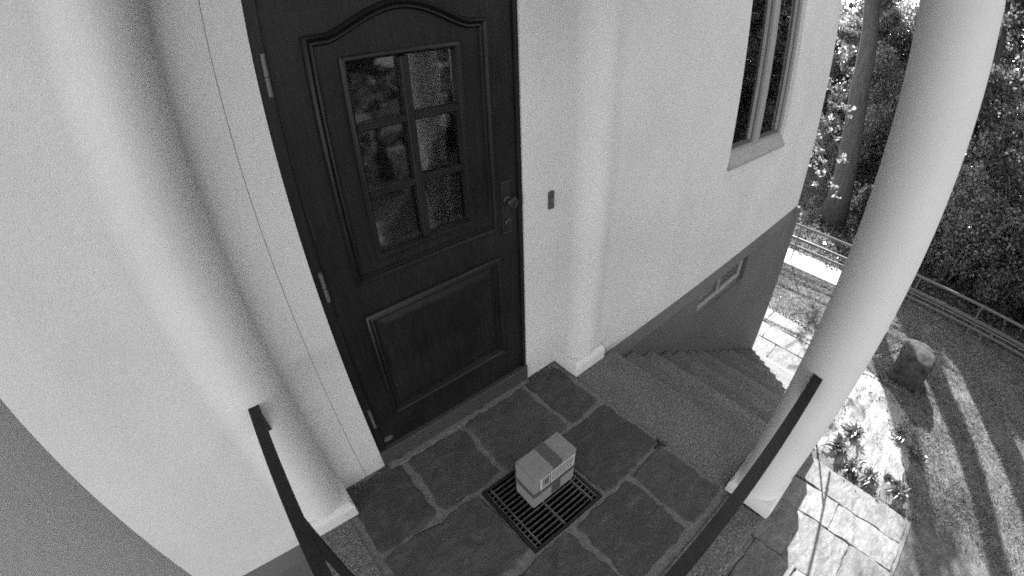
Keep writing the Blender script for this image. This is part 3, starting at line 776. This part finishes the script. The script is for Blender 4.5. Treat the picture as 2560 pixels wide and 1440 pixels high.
# ------------------------------------------------------------------ fence
FX = 9.1
fe = empty('fence', (FX, -3, ZG), 'low metal post and rail fence in front of the dark woods', 'fence')
FY0, FY1 = -9.0, 3.2
obj('rail', MB().tube([(FX, FY0, -1.69), (FX, FY1, -1.715)], .030, 8), M['fwood'], fe)
obj('rail', MB().box(FX - .02, FX + .02, FY0, FY1, -2.045, -1.985, .004), M['fence'], fe)
obj('rail', MB().tube([(FX - .05, FY0, -2.07), (FX - .05, FY1, -2.07)], .012, 6), M['fence'], fe)
obj('rail', MB().tube([(FX, FY0, -2.19), (FX, FY1, -2.19)], .028, 6), M['fwood'], fe)
y = FY0 + .25
while y < FY1:
    obj('post', MB().box(FX - .015, FX + .015, y - .012, y + .012, ZG - .02, -1.705, .003), M['fence'], fe); y += 1.31
wires = MB(); y = FY0 + .05
while y < FY1:
    wires.tube([(FX + .03, y, ZG), (FX + .03, y, -2.2)], .004, 4); y += .165
for z in (-2.30, -2.42): wires.tube([(FX + .03, FY0, z), (FX + .03, FY1, z)], .003, 4)
obj('wire_mesh', wires, M['fence'], fe)

# ------------------------------------------------------------------ trees and shrubs
def leaf_cloud(centres, radii, counts, size, rng, squash=.8):
    C = np.repeat(centres, counts, 0); Rr = np.repeat(radii, counts)
    n = len(C); p = rng.normal(0, 1, (n, 3)); p /= np.linalg.norm(p, axis=1)[:, None]; p *= (rng.random(n) ** .45)[:, None] * Rr[:, None]; p[:, 2] *= squash
    P = C + p
    d = rng.normal(0, 1, (n, 3)); d[:, 2] -= .25; d /= np.linalg.norm(d, axis=1)[:, None]
    e = rng.normal(0, 1, (n, 3)); s = np.cross(d, e); s /= np.linalg.norm(s, axis=1)[:, None]
    u = np.cross(s, d)
    L = size * rng.uniform(.6, 1.35, n)[:, None]; W = L * .30
    a = P - d * L * .5; b = P + s * W + u * W * .35; c = P + d * L * .5 - u * L * .12; q = P - s * W + u * W * .35
    V = np.stack([a, b, c, q], 1).reshape(-1, 3); F = np.arange(4 * n).reshape(n, 4)
    return V, F
def tree(x, y, h, r0, lean, clear, crown_r, nleaf, label, name='tree', seed=0, leaf='leaf', lsize=.11, group='trees of the wood beyond the fence'):
    rng = np.random.default_rng(seed); rr = random.Random(seed)
    t = empty(name, (x, y, ZG), label, 'tree', group)
    n = 9; pts = []; rad = []
    for i in range(n):
        s = i / (n - 1); pts.append((x + lean[0] * s * h + rr.uniform(-.05, .05) * (i > 0), y + lean[1] * s * h + rr.uniform(-.05, .05) * (i > 0), ZG - .1 + h * .92 * s)); rad.append(r0 * (1.15 if i == 0 else 1) * (1 - .72 * s) + .015)
    m = MB().tube(pts, rad, 14); obj('trunk', m, M['bark'], t, smooth=True)
    C = []; limbs = MB()
    nl = max(6, int(h * 1.5))
    for i in range(nl):
        s = clear + (1 - clear) * (i + rr.random()) / nl; k = min(n - 2, int(s * (n - 1))); f = s * (n - 1) - k
        b = Vector(pts[k]).lerp(Vector(pts[k + 1]), f); a = rr.uniform(0, 2 * PI); L = crown_r * (1.1 - .6 * (s - clear) / (1 - clear)) * rr.uniform(.6, 1.1)
        e = b + Vector((math.cos(a) * L, math.sin(a) * L, L * rr.uniform(.1, .6))); mid = b.lerp(e, .5) + Vector((0, 0, L * .1))
        limbs.tube([b, mid, e], [r0 * .28, r0 * .16, .012], 6)
        for q in range(5): C.append(np.array(b.lerp(e, rr.uniform(.35, 1.05))) + rng.normal(0, .22, 3) * crown_r * .5)
    C.append(np.array(pts[-1])); obj('limbs', limbs, M['bark'], t, smooth=True)['kind'] = 'stuff'
    C = np.array(C); cnt = rng.integers(int(nleaf / len(C) * .5), int(nleaf / len(C) * 1.5) + 2, len(C))
    V, F = leaf_cloud(C, rng.uniform(.28, .62, len(C)) * crown_r * .55, cnt, lsize, rng)
    V -= np.array((x, y, ZG)); rawmesh('crown', V, F, M[leaf], t)
def shrub(x, y, w, h, nleaf, label, seed=0, leaf='leaf', lsize=.085, group='shrubs behind the fence'):
    rng = np.random.default_rng(seed); rr = random.Random(seed)
    t = empty('shrub', (x, y, ZG), label, 'shrub', group)
    st_ = MB(); C = []
    for i in range(11):
        a = rr.uniform(0, 2 * PI); d = rr.uniform(.2, 1) * w; e = Vector((x + math.cos(a) * d, y + math.sin(a) * d, ZG + h * rr.uniform(.45, 1)))
        b = Vector((x + math.cos(a) * .1 * w, y + math.sin(a) * .1 * w, ZG - .05)); mid = b.lerp(e, .5) + Vector((0, 0, h * .1)); st_.tube([b, mid, e], [.025, .015, .005], 5)
        for s in (.35, .6, .8, 1.0): C.append(np.array(b.lerp(e, s)) + rng.normal(0, .12, 3) * w)
    obj('stem', st_, M['twig'], t, smooth=True)
    C = np.array(C); cnt = rng.integers(int(nleaf / len(C) * .4), int(nleaf / len(C) * 1.6), len(C))
    V, F = leaf_cloud(C, rng.uniform(.25, .5, len(C)) * w, cnt, lsize, rng, .9)
    V[:, 2] = np.maximum(V[:, 2], ZG + .01); V -= np.array((x, y, ZG)); rawmesh('foliage', V, F, M[leaf], t)

tree(12.2, .234, 10.5, .305, (0, .062), .62, 2.4, 9000, 'thick straight tree trunk rising between the house corner and the column', seed=1)
tree(11.2, -1.15, 10.5, .29, (0, .0), .74, 1.7, 6000, 'tree hidden behind the round column throwing the long lawn shadow', seed=2)
tree(12.6, -1.65, 11, .2, (0, -.01), .74, 1.7, 6000, 'tall tree hidden behind the round column, farther back in the wood', seed=3)
tree(11.6, -1.85, 10.5, .16, (0, .0), .76, 1.6, 5000, 'slim tree hidden behind the round column, nearest its right edge', seed=4)
tree(13.6, -.95, 11, .22, (0, .0), .74, 1.6, 5000, 'tall tree hidden behind the round column, nearest its left edge', seed=6)
bk = [(17.4, 1.0, 7.0, .16), (18.3, -.8, 7.5, .18), (14.2, -2.6, 8, .15), (19.6, 1.8, 8.0, .2), (13.4, -4.6, 8.5, .17), (15.6, -6.2, 9, .18), (12.8, -7.6, 8, .15), (17.2, -3.8, 10, .2), (17.5, -9, 10, .2)]
wh = ['beside the thick trunk, seen at the house corner', 'behind the top of the round column', 'just clear of the right edge of the column', 'farthest back behind the house corner', 'above the middle of the right fence run',
      'deep in the wood at the right', 'nearest the right picture edge', 'far back to the right of the column', 'far back at the right picture edge']
for i, (x, y, h, r) in enumerate(bk):
    tree(x, y, h, r, (random.uniform(-.03, .03), random.uniform(-.03, .03)), .16, 1.9, 15000, 'dark leafy tree ' + wh[i], seed=30 + i, leaf='leaf2' if i in (0, 1, 3, 4) else 'leaf', lsize=.12)
sb = [(15.8, .85, 1.2, 3.4), (12.8, -.8, .9, 1.4), (16.6, -.3, 1.3, 5.0), (11.6, -2.9, 1.1, 2.6), (11.9, -4.4, 1.2, 3.2), (11.4, -5.9, 1.2, 2.8), (12.2, -7.4, 1.3, 3.4), (11.2, -8.8, 1.2, 3.0), (13.2, -3.2, 1.3, 4.4), (13.4, -6.0, 1.4, 4.6), (10.9, -4.0, .8, 1.5), (18.4, 2.5, 1.5, 3.4)]
sw = ['in the gap below the tall trunk', 'directly behind the fence next to the column', 'with tall foliage coloured pale as if sunlit, in the gap', 'first behind the fence right of the column', 'second behind the fence right of the column',
      'third behind the fence right of the column', 'tall at the right picture edge', 'lowest at the right picture edge', 'tall, next to the right edge of the column', 'tall, in the middle of the dark wood', 'low, pressed against the right fence run', 'far back at the house corner, half hidden by it']
for i, (x, y, w, h) in enumerate(sb):
    shrub(x, y, w, h, 11000, 'leafy dark shrub ' + sw[i], seed=60 + i, leaf='leaf2' if i in (0, 2, 3, 5, 8) else 'leaf')

# trees of the front garden, behind the camera, the last one added to block sky light; the door glass mirrors them
fg = [(4.5, -10.5), (8.5, -11.5), (12.5, -12.5), (1.0, -12.0), (6.6, -8.6)]
fw = ['straight out from the front door', 'right of the tree facing the door', 'at the far right corner of the front garden', 'left of the tree facing the door', 'added nearest to the slab path to block sky light']
for i, (x, y) in enumerate(fg):
    tree(x, y, 7.5 + i % 3, .2, (0, .01), .12, 2.3, 7000, 'broad leafy tree ' + fw[i], seed=90 + i, lsize=.22, group='trees of the front garden')

# ivy and litter on the ground just beyond the fence
rng = np.random.default_rng(8)
C = np.stack([rng.uniform(9.7, 15, 900), rng.uniform(-11, 2.5, 900), np.full(900, ZG + .05)], 1)
V, F = leaf_cloud(C, rng.uniform(.25, .6, 900), np.full(900, 40), .08, rng, .25)
tag(rawmesh('ground_cover', V, F, M['leaf']), 'dark leafy ground cover just beyond the fence', 'foliage', kind='stuff')

# undergrowth mass deep in the wood, beyond the trees one can tell apart
rng = np.random.default_rng(5)
C = np.stack([rng.uniform(19.5, 26, 760), rng.uniform(-20, 7.0, 760), ZG + rng.uniform(0, 8.7, 760)], 1)
C[C[:, 1] > -1.5, 2] = ZG + (C[C[:, 1] > -1.5, 2] - ZG) * .72
V, F = leaf_cloud(C, rng.uniform(.7, 1.5, 760), np.full(760, 140), .28, rng)
tag(rawmesh('undergrowth', V, F, M['leaf']), 'dense dark foliage closing the wood far behind', 'foliage', kind='stuff')

# twig with leaves coloured bright as if sunlit, hanging in front of the trunk
t = empty('twig', (10.2, .5, ZG), 'thin leafy branch hanging in front of the thick trunk', 'branch')
m = MB(); C = []
rr = random.Random(3)
for (a, b) in (((10.3, 1.6, .9), (9.9, .15, -.2)), ((10.3, 1.6, .6), (9.9, .5, -.9)), ((10.3, 1.5, .3), (9.8, .0, -1.0)), ((10.2, 1.7, 1.4), (10, .3, .7))):
    a, b = Vector(a), Vector(b); mid = a.lerp(b, .5) + Vector((0, 0, .18)); m.tube([a, mid, b], [.02, .012, .004], 5)
    for k in range(16): C.append(np.array(mid.lerp(b, rr.uniform(-.3, 1.1))) + np.array([rr.gauss(0, .07) for _ in range(3)]))
obj('stem', m, M['twig'], t, smooth=True)
V, F = leaf_cloud(np.array(C), np.full(len(C), .09), np.full(len(C), 5), .10, rng)
V -= np.array((10.2, .5, ZG)); rawmesh('leaves', V, F, M['leaf2'], t)

# fallen leaves and weeds scattered over lawn, bed edge and terrace
rng = np.random.default_rng(21); n = 1500
C = np.stack([rng.uniform(4.3, 9.3, n), rng.uniform(-7, 1.2, n), np.full(n, ZG + .012)], 1)
C = np.concatenate([C, np.array([(p[0] + rng.normal(0, .09), p[1] + rng.normal(0, .09), ZG + .03) for p in out for _ in range(45)])])
C[:, 2] = [max(bed_h(a, b), lawn_h(a, b)) + .012 for a, b, _ in C]
V, F = leaf_cloud(C, np.full(len(C), .02), np.full(len(C), 1), .05, rng, .4)
tag(rawmesh('fallen_leaves', V, F, M['plantleaf']), 'fallen leaves scattered over the lawn and bed', 'leaves', kind='stuff')

# ------------------------------------------------------------------ grass on the lawn
N = 90000
x = RNG.uniform(4.3, 9.6, N * 2); y = RNG.uniform(-7.5, 1.3, N * 2)
keep = np.ones(len(x), bool)
keep &= ~((x < 7.0) & (y > -1.62)); keep &= ~((x > 8.86) & (y > -1.4)); keep &= ~((x < 4.35) & (y > -3.3))
ins = np.array([inside(a, b) for a, b in zip(x, y)]); keep &= ~ins
dens = np.array([mnoise.noise((a * 1.7, b * 1.7, 0)) for a, b in zip(x, y)]); keep &= RNG.random(len(x)) < np.clip(.6 + dens * 1.1, .12, 1)
x, y = x[keep][:N], y[keep][:N]; n = len(x)
z = ZG - .012 + .012 * np.sin(x * 2.1 + y) + .01 * np.sin(y * 3.1 - x)
a = RNG.uniform(0, 2 * PI, n); h = RNG.uniform(.02, .065, n); w = RNG.uniform(.004, .008, n)
ln = RNG.uniform(0, 1.1, n) * h; b = RNG.uniform(0, 2 * PI, n)
V = np.stack([np.stack([x - np.cos(a) * w, y - np.sin(a) * w, z], 1), np.stack([x + np.cos(a) * w, y + np.sin(a) * w, z], 1), np.stack([x + np.cos(b) * ln, y + np.sin(b) * ln, z + h], 1)], 1).reshape(-1, 3)
tag(rawmesh('grass', V, np.arange(3 * n).reshape(n, 3), M['grass']), 'short dry grass covering the lawn', 'grass', kind='stuff')
